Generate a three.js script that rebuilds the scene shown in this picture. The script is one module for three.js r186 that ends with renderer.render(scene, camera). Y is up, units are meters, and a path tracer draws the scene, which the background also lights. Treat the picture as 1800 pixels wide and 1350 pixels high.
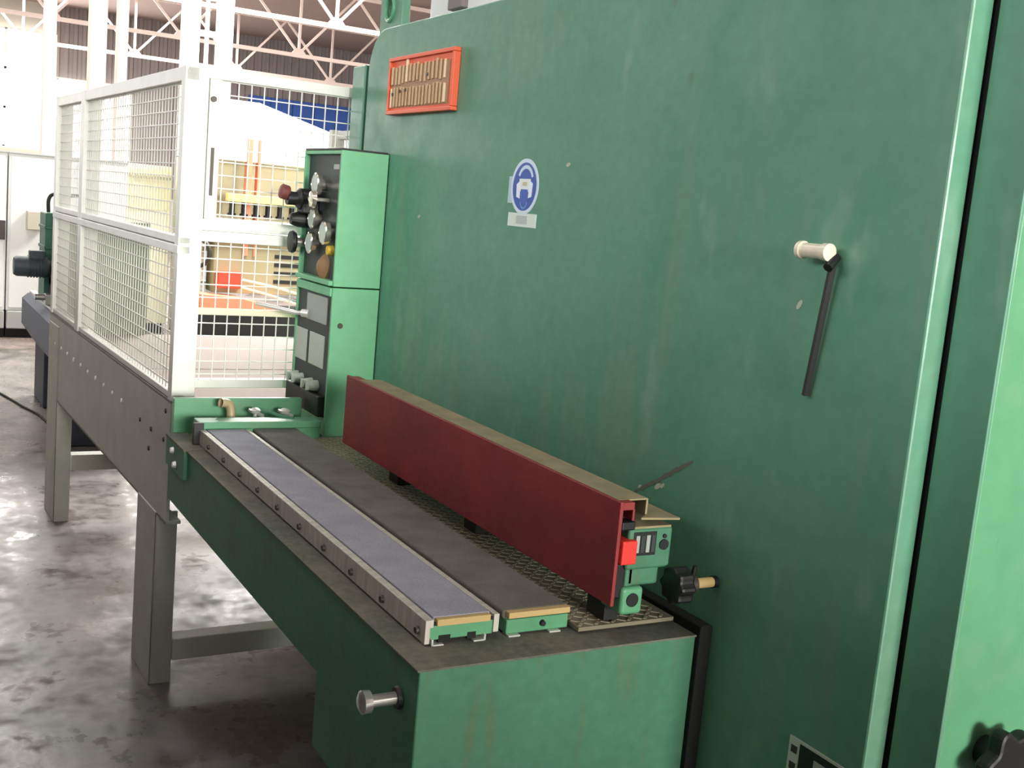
import * as THREE from 'three';
import { RoundedBoxGeometry } from 'three/addons/geometries/RoundedBoxGeometry.js';
import { mergeGeometries, toCreasedNormals } from 'three/addons/utils/BufferGeometryUtils.js';
import { ImprovedNoise } from 'three/addons/math/ImprovedNoise.js';
import { RectAreaLightUniformsLib } from 'three/addons/lights/RectAreaLightUniformsLib.js';

// ---------------------------------------------------------------- camera, sky, lights, exposure
const scene = new THREE.Scene();
const D = Math.PI / 180;
const camera = new THREE.PerspectiveCamera(37.315, 1800 / 1350, 0.05, 200);
camera.position.set(0, 1.6, 0);
camera.rotation.order = 'YXZ';
camera.rotation.set(-8.508 * D, 60.387 * D, 5.164 * D);

const renderer = new THREE.WebGLRenderer({ antialias: true });
renderer.toneMapping = THREE.LinearToneMapping;
renderer.toneMappingExposure = 1.0;
renderer.shadowMap.enabled = true;
const FLOOR = -0.117;                         // floor level; heights are counted from the lower edge of the machine frame
scene.background = new THREE.Color(0.85, 0.92, 1.0);
RectAreaLightUniformsLib.init();

// daylight through translucent glazing: [name, centre, width, height, direction it faces, radiance, tint]
const GLAZING = [
  ['window_1', [19.9, 3.6, -1.5], 8.0, 3.4, [-1, 0, 0], 84, 0xfffdf8],       // end wall behind the camera
  ['window_2', [-29.8, 3.45, 1.2], 9.8, 2.7, [1, 0, 0], 8, 0xfffdf8],        // far end wall, beside the aisle
  ['window_3', [-29.8, 2.75, -4.6], 1.7, 2.1, [1, 0, 0], 8, 0xfffdf8],       // far end wall, low
  ['window_4', [-1.5, 4.25, 6.9], 9.0, 1.5, [0, 0, -1], 6.8, 0xf8faff],      // high side windows across the aisle
  ['window_5', [-13.0, 5.42, -0.2], 6.4, 2.2, [0, -1, 0], 6, 0xfffdf8],      // roof lights
  ['window_6', [-13.0, 5.42, -5.4], 6.4, 2.2, [0, -1, 0], 50, 0xfffdf8],
  ['window_7', [-23.9, 5.42, -3.0], 2.2, 5.0, [0, -1, 0], 44, 0xfffdf8],
  ['added_window_8', [-2.6, 5.42, 0.3], 7.0, 0.9, [0, -1, 0], 1.2, 0xf8faff],  // unseen roof light added to brighten the table pads from above
];

// ---------------------------------------------------------------- helpers
let seed = 7;
const rnd = () => { seed = (seed * 1664525 + 1013904223) >>> 0; return seed / 4294967296; };
const perlin = new ImprovedNoise();
const fbm = (x, y, o = 4, z = 0) => { let s = 0, a = 0.5, f = 1; for (let i = 0; i < o; i++) { s += a * perlin.noise(x * f + 11.3, y * f + 4.7, z + i * 3.1); a *= 0.5; f *= 2.03; } return s; };
const clamp = (v, a = 0, b = 1) => Math.min(b, Math.max(a, v));
const lerp = (a, b, t) => a + (b - a) * t;
const smooth = (v, a, b) => { const t = clamp((v - a) / (b - a)); return t * t * (3 - 2 * t); };
const mixc = (a, b, t) => [lerp(a[0], b[0], t), lerp(a[1], b[1], t), lerp(a[2], b[2], t)];

// texture from a function of (u, v) in 0..1; repeats by mirroring
function tex(w, h, fn, srgb = true, metres = 1, mh = metres) {
  const data = new Uint8Array(w * h * 4);
  for (let y = 0; y < h; y++) for (let x = 0; x < w; x++) {
    const c = fn((x + 0.5) / w, (y + 0.5) / h), o = (y * w + x) * 4;
    const v = typeof c === 'number' ? [c, c, c] : c;
    data[o] = clamp(v[0], 0, 255); data[o + 1] = clamp(v[1], 0, 255); data[o + 2] = clamp(v[2], 0, 255); data[o + 3] = 255;
  }
  const t = new THREE.DataTexture(data, w, h, THREE.RGBAFormat);
  t.magFilter = THREE.LinearFilter; t.minFilter = THREE.LinearMipmapLinearFilter; t.generateMipmaps = true;
  t.wrapS = t.wrapT = THREE.MirroredRepeatWrapping;
  t.repeat.set(1 / metres, 1 / mh);
  if (srgb) t.colorSpace = THREE.SRGBColorSpace;
  t.needsUpdate = true;
  return t;
}
const std = (o) => new THREE.MeshStandardMaterial(o);

// uv in metres, by the axis each face looks along
function metric(geo) {
  const g = geo.index ? geo.toNonIndexed() : geo;
  const p = g.attributes.position, n = g.attributes.normal, uv = new Float32Array(p.count * 2);
  for (let i = 0; i < p.count; i += 3) {
    let ax = 0, ay = 0, az = 0;
    for (let k = 0; k < 3; k++) { ax += Math.abs(n.getX(i + k)); ay += Math.abs(n.getY(i + k)); az += Math.abs(n.getZ(i + k)); }
    for (let k = 0; k < 3; k++) {
      const x = p.getX(i + k), y = p.getY(i + k), z = p.getZ(i + k), o = (i + k) * 2;
      if (ay >= ax && ay >= az) { uv[o] = x; uv[o + 1] = z; } else if (ax >= az) { uv[o] = z; uv[o + 1] = y; } else { uv[o] = x; uv[o + 1] = y; }
    }
  }
  g.setAttribute('uv', new THREE.BufferAttribute(uv, 2));
  return g;
}
// box between two corners; r > 0 rounds its edges
function bx(x0, x1, y0, y1, z0, z1, r = 0) {
  const w = x1 - x0, h = y1 - y0, d = z1 - z0;
  const g = r > 0 ? new RoundedBoxGeometry(w, h, d, 2, Math.min(r, 0.49 * Math.min(w, h, d))) : new THREE.BoxGeometry(w, h, d);
  g.translate((x0 + x1) / 2, (y0 + y1) / 2, (z0 + z1) / 2);
  return metric(g);
}
// bar of rectangular section from a to b
function bar(a, b, w, h = w) {
  const A = new THREE.Vector3(...a), B = new THREE.Vector3(...b), L = A.distanceTo(B);
  const g = new THREE.BoxGeometry(w, h, L);
  const m = new THREE.Matrix4().lookAt(B, A, Math.abs(B.y - A.y) > 0.999 * L ? new THREE.Vector3(1, 0, 0) : new THREE.Vector3(0, 1, 0));
  g.applyMatrix4(m); g.translate((A.x + B.x) / 2, (A.y + B.y) / 2, (A.z + B.z) / 2);
  return metric(g);
}
function rod(a, b, r0, r1 = r0, n = 20) {
  const A = new THREE.Vector3(...a), B = new THREE.Vector3(...b), L = A.distanceTo(B);
  const g = new THREE.CylinderGeometry(r1, r0, L, n);
  g.applyQuaternion(new THREE.Quaternion().setFromUnitVectors(new THREE.Vector3(0, 1, 0), B.clone().sub(A).normalize()));
  g.translate((A.x + B.x) / 2, (A.y + B.y) / 2, (A.z + B.z) / 2);
  return metric(g);
}
// lathe about an axis through `at` along `dir`; profile [[radius, along], ...]
function lathe(profile, at, dir, n = 24) {
  const g = new THREE.LatheGeometry(profile.map(([r, y]) => new THREE.Vector2(Math.max(r, 1e-4), y)), n);
  g.applyQuaternion(new THREE.Quaternion().setFromUnitVectors(new THREE.Vector3(0, 1, 0), new THREE.Vector3(...dir).normalize()));
  g.translate(...at);
  return toCreasedNormals(metric(g), 0.6);
}
function tube(points, r, n = 40) {
  const c = new THREE.CatmullRomCurve3(points.map((p) => new THREE.Vector3(...p)));
  return metric(new THREE.TubeGeometry(c, n, r, 10));
}
// prism: outline [[a, b], ...] in the plane across `axis`, from c0 to c1 along it
function prism(outline, axis, c0, c1, bevel = 0, holes = []) {
  const s = new THREE.Shape(outline.map(([a, b]) => new THREE.Vector2(a, b)));
  for (const h of holes) s.holes.push(new THREE.Path(h.map(([a, b]) => new THREE.Vector2(a, b))));
  const g = new THREE.ExtrudeGeometry(s, { depth: c1 - c0 - 2 * bevel, bevelEnabled: bevel > 0, bevelThickness: bevel, bevelSize: bevel, bevelOffset: -bevel, bevelSegments: 2, curveSegments: 12 });
  g.translate(0, 0, c0 + bevel);
  if (axis === 'x') { const m = new THREE.Matrix4().set(0, 0, 1, 0, 0, 1, 0, 0, 1, 0, 0, 0, 0, 0, 0, 1); g.applyMatrix4(m); flip(g); }   // (z, y) outline
  if (axis === 'y') { const m = new THREE.Matrix4().set(1, 0, 0, 0, 0, 0, 1, 0, 0, 1, 0, 0, 0, 0, 0, 1); g.applyMatrix4(m); flip(g); }   // (x, z) outline
  g.computeVertexNormals();
  return metric(g);
}
function flip(g) {
  for (const k of Object.keys(g.attributes)) {
    const a = g.attributes[k];
    for (let i = 0; i < a.count; i += 3) for (let c = 0; c < a.itemSize; c++) {
      const p = a.array[(i + 1) * a.itemSize + c]; a.array[(i + 1) * a.itemSize + c] = a.array[(i + 2) * a.itemSize + c]; a.array[(i + 2) * a.itemSize + c] = p;
    }
  }
}
function join(list) {
  const clean = list.map((g) => {
    const n = g.index ? g.toNonIndexed() : g;
    const o = new THREE.BufferGeometry();
    for (const k of ['position', 'normal', 'uv']) o.setAttribute(k, n.attributes[k]);
    return o;
  });
  return clean.length === 1 ? clean[0] : mergeGeometries(clean);
}
const taken = new Map();
function numbered(name) { const n = taken.get(name) ?? 0; taken.set(name, n + 1); return n ? name + '_' + String(n).padStart(3, '0') : name; }
function mesh(name, geo, m, parent) {
  const o = new THREE.Mesh(Array.isArray(geo) ? join(geo) : geo, m);
  o.name = parent === scene ? numbered(name) : name;
  o.castShadow = o.receiveShadow = true;
  parent.add(o);
  return o;
}
function thing(name, label, category, at = [0, 0, 0], turn = 0, group) {
  const o = new THREE.Group();
  o.name = numbered(name); o.position.set(...at); o.rotation.y = turn;
  o.userData = { label, category };
  if (group) o.userData.group = group;
  scene.add(o);
  return o;
}
function struct(name, geo, m) { const o = mesh(name, geo, m, scene); o.userData.kind = 'structure'; return o; }

// ---------------------------------------------------------------- materials
const GREEN = [92, 155, 115], DUST = [150, 148, 126];
const paintTex = tex(512, 512, (u, v) => {
  const a = fbm(u * 6, v * 6, 5), b = fbm(u * 22, v * 22, 3, 5);
  let c = mixc(GREEN, [86, 148, 109], clamp(0.5 + a * 1.6));
  c = mixc(c, DUST, 0.16 * smooth(a + b * 0.5, 0.05, 0.45));
  return c.map((k) => k + b * 8);
}, true, 1.2);
const doorTex = tex(1024, 1024, (u, v) => {
  const a = fbm(u * 4, v * 3, 5), b = fbm(u * 26, v * 9, 4, 2), st = fbm(u * 40, v * 2.2, 3, 9), f = fbm(u * 90, v * 90, 2, 4);
  let c = mixc([94, 145, 119], [82, 136, 109], clamp(0.5 + a * 1.5));
  c = mixc(c, [128, 142, 116], 0.4 * smooth(a * 0.8 + st * 0.7, 0.02, 0.4));          // brownish wipe marks
  c = mixc(c, [150, 168, 150], 0.25 * smooth(b, 0.18, 0.4));
  c = mixc(c, [96, 108, 82], 0.5 * smooth(fbm(u * 33, v * 33, 2, 17), 0.36, 0.46));     // small stains
  return c.map((k) => k + f * 9);
}, true, 2.5);
const litCabTex = tex(256, 256, (u, v) => { const a = fbm(u * 6, v * 6, 4), b = fbm(u * 30, v * 30, 3, 5); return mixc([116, 186, 140], [108, 178, 133], clamp(0.5 + a * 1.6)).map((k) => k + b * 6); }, true, 0.9);   // green lightened to stand in for light missing on the cabinet
const shadeGrimeTex = tex(512, 512, (u, v) => {                                               // green darkened in place of shade on the table end, under old run marks
  const a = fbm(u * 5, v * 4, 5), st = fbm(u * 30, v * 3, 3, 9), b = fbm(u * 40, v * 40, 3, 5);
  let c = mixc([66, 122, 92], [60, 113, 85], clamp(0.5 + a * 1.4));
  c = mixc(c, [92, 100, 66], 0.55 * smooth(st + a * 0.4, 0.1, 0.45));
  return c.map((k) => k + b * 12);
}, true, 0.9);
const dustTex = tex(512, 512, (u, v) => {                                                // dust lying on table tops
  const a = fbm(u * 7, v * 7, 5), b = fbm(u * 60, v * 60, 3, 5);
  return mixc([116, 112, 98], [86, 92, 80], clamp(0.5 + a * 1.6)).map((k) => k + b * 22);
}, true, 0.8);
const fineBump = tex(256, 256, (u, v) => 128 + 90 * fbm(u * 40, v * 40, 3), false, 0.35);
const roughVar = tex(256, 256, (u, v) => 175 + 110 * fbm(u * 7, v * 7, 4, 3), false, 0.8);

const M = {
  green: std({ map: paintTex, roughness: 0.55, roughnessMap: roughVar, bumpMap: fineBump, bumpScale: 0.0004 }),
  door: std({ map: doorTex, roughness: 0.62, roughnessMap: roughVar, bumpMap: fineBump, bumpScale: 0.0004 }),
  cabinet: std({ map: litCabTex, roughness: 0.5, bumpMap: fineBump, bumpScale: 0.0003 }),
  shadeGrime: std({ map: shadeGrimeTex, roughness: 0.6, bumpMap: fineBump, bumpScale: 0.0005 }),
  dust: std({ map: dustTex, roughness: 0.95, bumpMap: fineBump, bumpScale: 0.0005 }),
  hoodDust: std({ map: tex(256, 256, (u, v) => { const a = fbm(u * 9, v * 9, 4); return mixc([150, 138, 106], [128, 122, 92], clamp(0.5 + a * 1.6)); }, true, 0.5), roughness: 0.95 }),
  red: std({ map: tex(512, 512, (u, v) => { const a = fbm(u * 6, v * 6, 4), b = fbm(u * 30, v * 30, 3, 7); return mixc([142, 43, 45], [122, 38, 40], clamp(0.5 + a * 1.8)).map((k) => k + b * 14 - 14 * smooth(b, 0.25, 0.4)); }, true, 0.9), roughness: 0.55, bumpMap: fineBump, bumpScale: 0.0003 }),
  redBright: std({ color: 0xd8332b, roughness: 0.5 }),
  orange: std({ color: 0xe2603a, roughness: 0.45 }),
  brass: std({ color: new THREE.Color().setRGB(0.62, 0.5, 0.3), roughness: 0.4, metalness: 0.35 }),
  gold: std({ color: 0xc6aa82, roughness: 0.55, metalness: 0.15 }),
  paleGold: std({ color: 0xe6d2ac, roughness: 0.5, metalness: 0.1 }),
  tan: std({ color: 0xa98a6c, roughness: 0.7 }),
  white: std({ color: new THREE.Color().setRGB(0.79, 0.81, 0.78), roughness: 0.5 }),
  cagePaint: std({ map: tex(256, 256, (u, v) => { const a = fbm(u * 8, v * 8, 4); return mixc([236, 238, 230], [226, 229, 219], clamp(0.5 + a * 1.5)); }, true, 0.8), roughness: 0.5 }),
  apron: std({ map: tex(256, 256, (u, v) => { const a = fbm(u * 7, v * 7, 4), b = fbm(u * 60, v * 60, 2, 3); return mixc([196, 198, 188], [184, 188, 176], clamp(0.5 + a * 1.5)).map((k) => k + b * 7); }, true, 0.9), roughness: 0.6 }),
  alu: std({ map: tex(256, 256, (u, v) => { const a = fbm(u * 30, v * 5, 4); return mixc([206, 202, 190], [178, 176, 164], clamp(0.5 + a * 1.5)); }, true, 0.5), roughness: 0.55, metalness: 0.2 }),
  felt: std({ map: tex(512, 512, (u, v) => { const a = fbm(u * 6, v * 6, 4), b = fbm(u * 120, v * 120, 2, 4); return mixc([160, 161, 172], [148, 149, 162], clamp(0.5 + a * 1.6)).map((k) => k + b * 26); }, true, 0.5), roughness: 1, bumpMap: fineBump, bumpScale: 0.0008 }),
  graphite: std({ map: tex(512, 512, (u, v) => { const a = fbm(u * 6, v * 6, 5), b = fbm(u * 90, v * 90, 2, 4); return mixc([112, 112, 104], [96, 96, 86], clamp(0.5 + a * 1.7)).map((k) => k + b * 16); }, true, 0.5), roughness: 0.9, bumpMap: fineBump, bumpScale: 0.0005 }),
  wood: std({ color: 0xb9a06c, roughness: 0.8 }),
  black: std({ color: 0x101212, roughness: 0.5 }),
  rubber: std({ color: 0x0b0d0c, roughness: 0.8 }),
  darkPanel: std({ color: 0x2c3633, roughness: 0.5 }),
  steel: std({ color: 0xb8b8b2, roughness: 0.32, metalness: 0.8 }),
  chrome: std({ color: 0xe8e4d4, roughness: 0.2, metalness: 0.9 }),
  nickel: std({ color: 0xf0e8d0, roughness: 0.3, metalness: 0.25 }),
  bolt: std({ color: 0x4a4640, roughness: 0.5, metalness: 0.5 }),
  zinc: std({ color: 0xd8d8d0, roughness: 0.35, metalness: 0.5 }),
  paleLabel: std({ color: 0xbcc9bb, roughness: 0.4 }),
  greyLabel: std({ color: 0x9aa29c, roughness: 0.4 }),
  brown: std({ color: 0x8a6a44, roughness: 0.6 }),
  darkRed: std({ color: 0x6e3a34, roughness: 0.6 }),
  yellow: std({ color: 0xd9b53a, roughness: 0.5 }),
  truss: std({ color: 0xe2cfc6, roughness: 0.7 }),
  wallSheet: std({ color: 0x837a78, roughness: 0.8 }),
  roofSheet: std({ color: 0xa08c86, roughness: 0.85 }),
  plaster: std({ color: 0xb8b4aa, roughness: 0.9 }),
  blue: std({ color: 0x2a4f9c, roughness: 0.6 }),
  cream: std({ color: 0xe9e3c4, roughness: 0.6 }),
  paleYellow: std({ color: 0xe6d184, roughness: 0.6 }),
  olive: std({ color: 0x9a9472, roughness: 0.7 }),
  orangeRed: std({ color: 0xd9482e, roughness: 0.6 }),
  salmon: std({ color: 0xe08a68, roughness: 0.7 }),
  motorGrey: std({ color: 0x39444a, roughness: 0.5 }),
  castGreen: std({ color: 0x2f6552, roughness: 0.5 }),
  bedBlue: std({ color: 0x4a5262, roughness: 0.55 }),
  bedFoot: std({ color: 0x2e3340, roughness: 0.6 }),
  bedBelt: std({ color: 0xa8968b, roughness: 0.7 }),
  plinth: std({ color: 0xa8aaa6, roughness: 0.7 }),
  mullion: std({ color: 0xdcdad2, roughness: 0.6 }),
};

// ---------------------------------------------------------------- hall
const X0 = -30, X1 = 20, Z0 = -16, Z1 = 7, ROOF = 5.5;
const floorTex = tex(1024, 1024, (u, v) => {
  const a = fbm(u * 5, v * 5, 5), b = fbm(u * 17, v * 17, 4, 3), f = fbm(u * 110, v * 110, 3, 6), w = fbm(u * 9 + 3 * a, v * 9, 4, 8);
  let c = mixc([124, 115, 110], [104, 99, 96], clamp(0.5 + a * 1.7));
  c = mixc(c, [132, 108, 98], 0.5 * smooth(fbm(u * 3.5, v * 3.5, 3, 21), -0.05, 0.3));
  c = mixc(c, [62, 60, 55], 0.7 * smooth(w, -0.12, 0.42));                                 // oil and tyre marks
  c = mixc(c, [150, 142, 136], 0.3 * smooth(b, 0.02, 0.5));
  return c.map((k) => k + f * 20);
}, true, 5.2);
const floorRough = tex(512, 512, (u, v) => {
  const a = fbm(u * 14, v * 14, 5, 2), b = fbm(u * 60, v * 60, 3, 9);
  return 122 + 170 * (a * 0.9 + b * 0.5);
}, false, 3.1);
const floorBump = tex(512, 512, (u, v) => 128 + 120 * fbm(u * 40, v * 40, 4, 2), false, 1.7);
struct('floor', bx(X0 - 0.3, X1 + 0.3, FLOOR - 0.2, FLOOR, Z0 - 0.3, Z1 + 0.3), std({ map: floorTex, roughness: 0.8, roughnessMap: floorRough, bumpMap: floorBump, bumpScale: 0.0012 }));

// corrugated sheet wall at the far end, with openings for its glazing
function corrugated(z0, z1, y0, y1, x, pitch = 0.2, deep = 0.045) {
  const pos = [], n = Math.round((z1 - z0) / pitch);
  const prof = [[0, 0], [0.35, 0], [0.5, 1], [0.85, 1], [1, 0]];
  for (let i = 0; i < n; i++) for (let k = 0; k < 4; k++) {
    const za = z0 + (i + prof[k][0]) * pitch, zb = z0 + (i + prof[k + 1][0]) * pitch, xa = x + prof[k][1] * deep, xb = x + prof[k + 1][1] * deep;
    pos.push(xa, y0, za, xb, y1, zb, xb, y0, zb, xa, y0, za, xa, y1, za, xb, y1, zb);
  }
  const g = new THREE.BufferGeometry();
  g.setAttribute('position', new THREE.Float32BufferAttribute(pos, 3));
  g.setAttribute('uv', new THREE.Float32BufferAttribute(new Float32Array(pos.length / 3 * 2), 2));
  g.computeVertexNormals();
  return metric(g);
}
const wallFar = struct('wall_far', [
  bx(X0 - 0.3, X0, FLOOR, ROOF, Z0 - 0.3, Z1 + 0.3),
], M.plaster);
mesh('sheet_cladding', [corrugated(Z0, -5.5, 1.2, ROOF, X0 + 0.03), corrugated(-5.5, -3.7, 3.85, ROOF, X0 + 0.03)], M.wallSheet, wallFar);
struct('wall_back', bx(X1, X1 + 0.3, FLOOR, ROOF, Z0 - 0.3, Z1 + 0.3), M.plaster);
struct('wall_left', bx(X0, X1, FLOOR, ROOF, Z1, Z1 + 0.3), M.wallSheet);
struct('wall_right', bx(X0, X1, FLOOR, ROOF, Z0 - 0.3, Z0), M.plaster);
struct('added_shade_wall', [bx(2.6, 2.72, FLOOR, 1.5, -1.28, 0.9), bx(-2.4, 2.72, FLOOR, 2.05, 0.9, 1.0), bx(-6.4, -2.4, FLOOR, 1.88, 0.9, 1.0)], std({ color: 0x34383a, roughness: 0.85 }));   // unseen low walls added to shade the lower door, table and conveyor
struct('ceiling', bx(X0 - 0.3, X1 + 0.3, ROOF, ROOF + 0.2, Z0 - 0.3, Z1 + 0.3), M.roofSheet);

for (const [name, [x, y, z], w, h, dir, power, tint] of GLAZING) {
  const d = new THREE.Vector3(...dir), flat = dir[1] !== 0;
  const side = dir[2] !== 0, ex = flat || side ? w / 2 : 0.02, ey = flat ? 0.02 : h / 2, ez = flat ? h / 2 : side ? 0.02 : w / 2;
  const glow = std({ color: 0xf2f2ee, roughness: 0.6, emissive: new THREE.Color(tint), emissiveIntensity: Math.min(power, 4) });
  const o = mesh(name, bx(x - ex, x + ex, y - ey, y + ey, z - ez, z + ez), glow, scene);
  o.userData.kind = 'structure';
  // glazing bars
  const along = Math.round(w / 1.1), up = flat ? 1 : 3, bars = [];
  for (let i = 0; i <= along; i++) {
    const t = -w / 2 + (w * i) / along;
    bars.push(flat ? bx(x + t - 0.025, x + t + 0.025, y - 0.06, y + 0.03, z - ez, z + ez) : side ? bx(x + t - 0.025, x + t + 0.025, y - ey, y + ey, z - 0.05, z + 0.03) : bx(x - 0.03, x + 0.05, y - ey, y + ey, z + t - 0.025, z + t + 0.025));
  }
  for (let i = 0; i <= up; i++) {
    const t = -h / 2 + (h * i) / up;
    bars.push(flat ? bx(x - ex, x + ex, y - 0.06, y + 0.03, z + t - 0.025, z + t + 0.025) : side ? bx(x - ex, x + ex, y + t - 0.025, y + t + 0.025, z - 0.05, z + 0.03) : bx(x - 0.03, x + 0.05, y + t - 0.025, y + t + 0.025, z - ez, z + ez));
  }
  mesh('window_frame', bars, M.mullion, o);
  const L = new THREE.RectAreaLight(tint, power, w, h);
  L.position.set(x, y, z).addScaledVector(d, 0.09);
  L.name = name + '_daylight';
  scene.add(L);
  L.lookAt(x + d.x * 5, y + d.y * 5, z + d.z * 5);
  L.castShadow = true;
}

// roof trusses across the hall
const chordG = bx(-0.035, 0.035, -0.035, 0.035, Z0 + 0.1, Z1 - 0.1), BAY = 2.2, DEEP = 1.24;
const vertG = bx(-0.022, 0.022, 0, DEEP, -0.022, 0.022), diagG = bar([0, 0.03, 0], [0, DEEP, BAY / 2], 0.042), diagG2 = bar([0, 0.03, 0], [0, DEEP, -BAY / 2], 0.042);
const gussetG = prism([[-0.13, -0.04], [0.13, -0.04], [0.13, 0.05], [0.06, 0.13], [-0.06, 0.13], [-0.13, 0.05]], 'x', -0.015, 0.015);
[[-17.4, -6.2, 4.2, 'nearest of the three pale roof trusses, highest in the picture'], [-21.7, -7.02, 4.2, 'middle one of the three pale roof trusses under the far roof'], [-26, -7.0, 4.2, 'farthest of the three pale roof trusses, just before the sheet wall']].forEach(([x, zg, y, label]) => {
  const t = thing('roof_truss', label, 'truss', [x, y, 0], 0, 'roof trusses');
  mesh('bottom_chord', chordG, M.truss, t);
  mesh('top_chord', chordG, M.truss, t).position.y = DEEP;
  for (let z = zg - Math.floor((zg - Z0 - 1.2) / BAY) * BAY; z < Z1 - 1.1; z += BAY) {
    mesh('vertical', vertG, M.truss, t).position.z = z;
    mesh('diagonal', diagG, M.truss, t).position.z = z;
    mesh('diagonal', diagG2, M.truss, t).position.z = z;
    mesh('gusset_plate', gussetG, M.truss, t).position.z = z;
  }
});

// columns
{
  const t = thing('lattice_column', 'white lattice column of two uprights joined by ties, behind the caged conveyor', 'column', [-14, 0, -3.4]);
  mesh('upright', bx(-0.12, 0.12, FLOOR, ROOF, 0.11, 0.28), M.white, t);
  mesh('upright', bx(-0.12, 0.12, FLOOR, ROOF, -0.28, -0.13), M.white, t);
  mesh('pipe', rod([0, FLOOR, 0], [0, ROOF, 0], 0.025), M.white, t);
  for (let y = 0.4; y < ROOF; y += 0.42) mesh('tie', bx(-0.1, 0.1, y, y + 0.05, -0.14, 0.12), M.white, t);
}
for (const [x, z, w, label] of [[-14, -2.44, 0.1, 'slim pale steel column beside the white lattice column'], [-13.2, -2.05, 0.16, 'broad pale steel column rising left of the slim column'], [-15.5, -1.85, 0.13, 'pale steel column nearest the bright far windows']]) {
  const t = thing('steel_column', label, 'column', [x, 0, z]);
  mesh('web', bx(-0.1, 0.1, FLOOR, ROOF, -0.008, 0.008), M.truss, t);
  mesh('flange', bx(0.09, 0.105, FLOOR, ROOF, -w / 2, w / 2), M.truss, t);
  mesh('flange', bx(-0.105, -0.09, FLOOR, ROOF, -w / 2, w / 2), M.truss, t);
  mesh('base_plate', bx(-0.18, 0.18, FLOOR, FLOOR + 0.02, -0.16, 0.16), M.truss, t);
}
{
  const t = thing('wall_panel', 'blue sheet panels fixed high on the far grey wall', 'panel', [X0 + 0.09, 3.2, -8.4]);
  for (let i = 0; i < 6; i++) mesh('sheet', bx(0, 0.04, 0, 0.82, -0.6 * i - 0.585, -0.6 * i, 0.01), M.blue, t);
}

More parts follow.
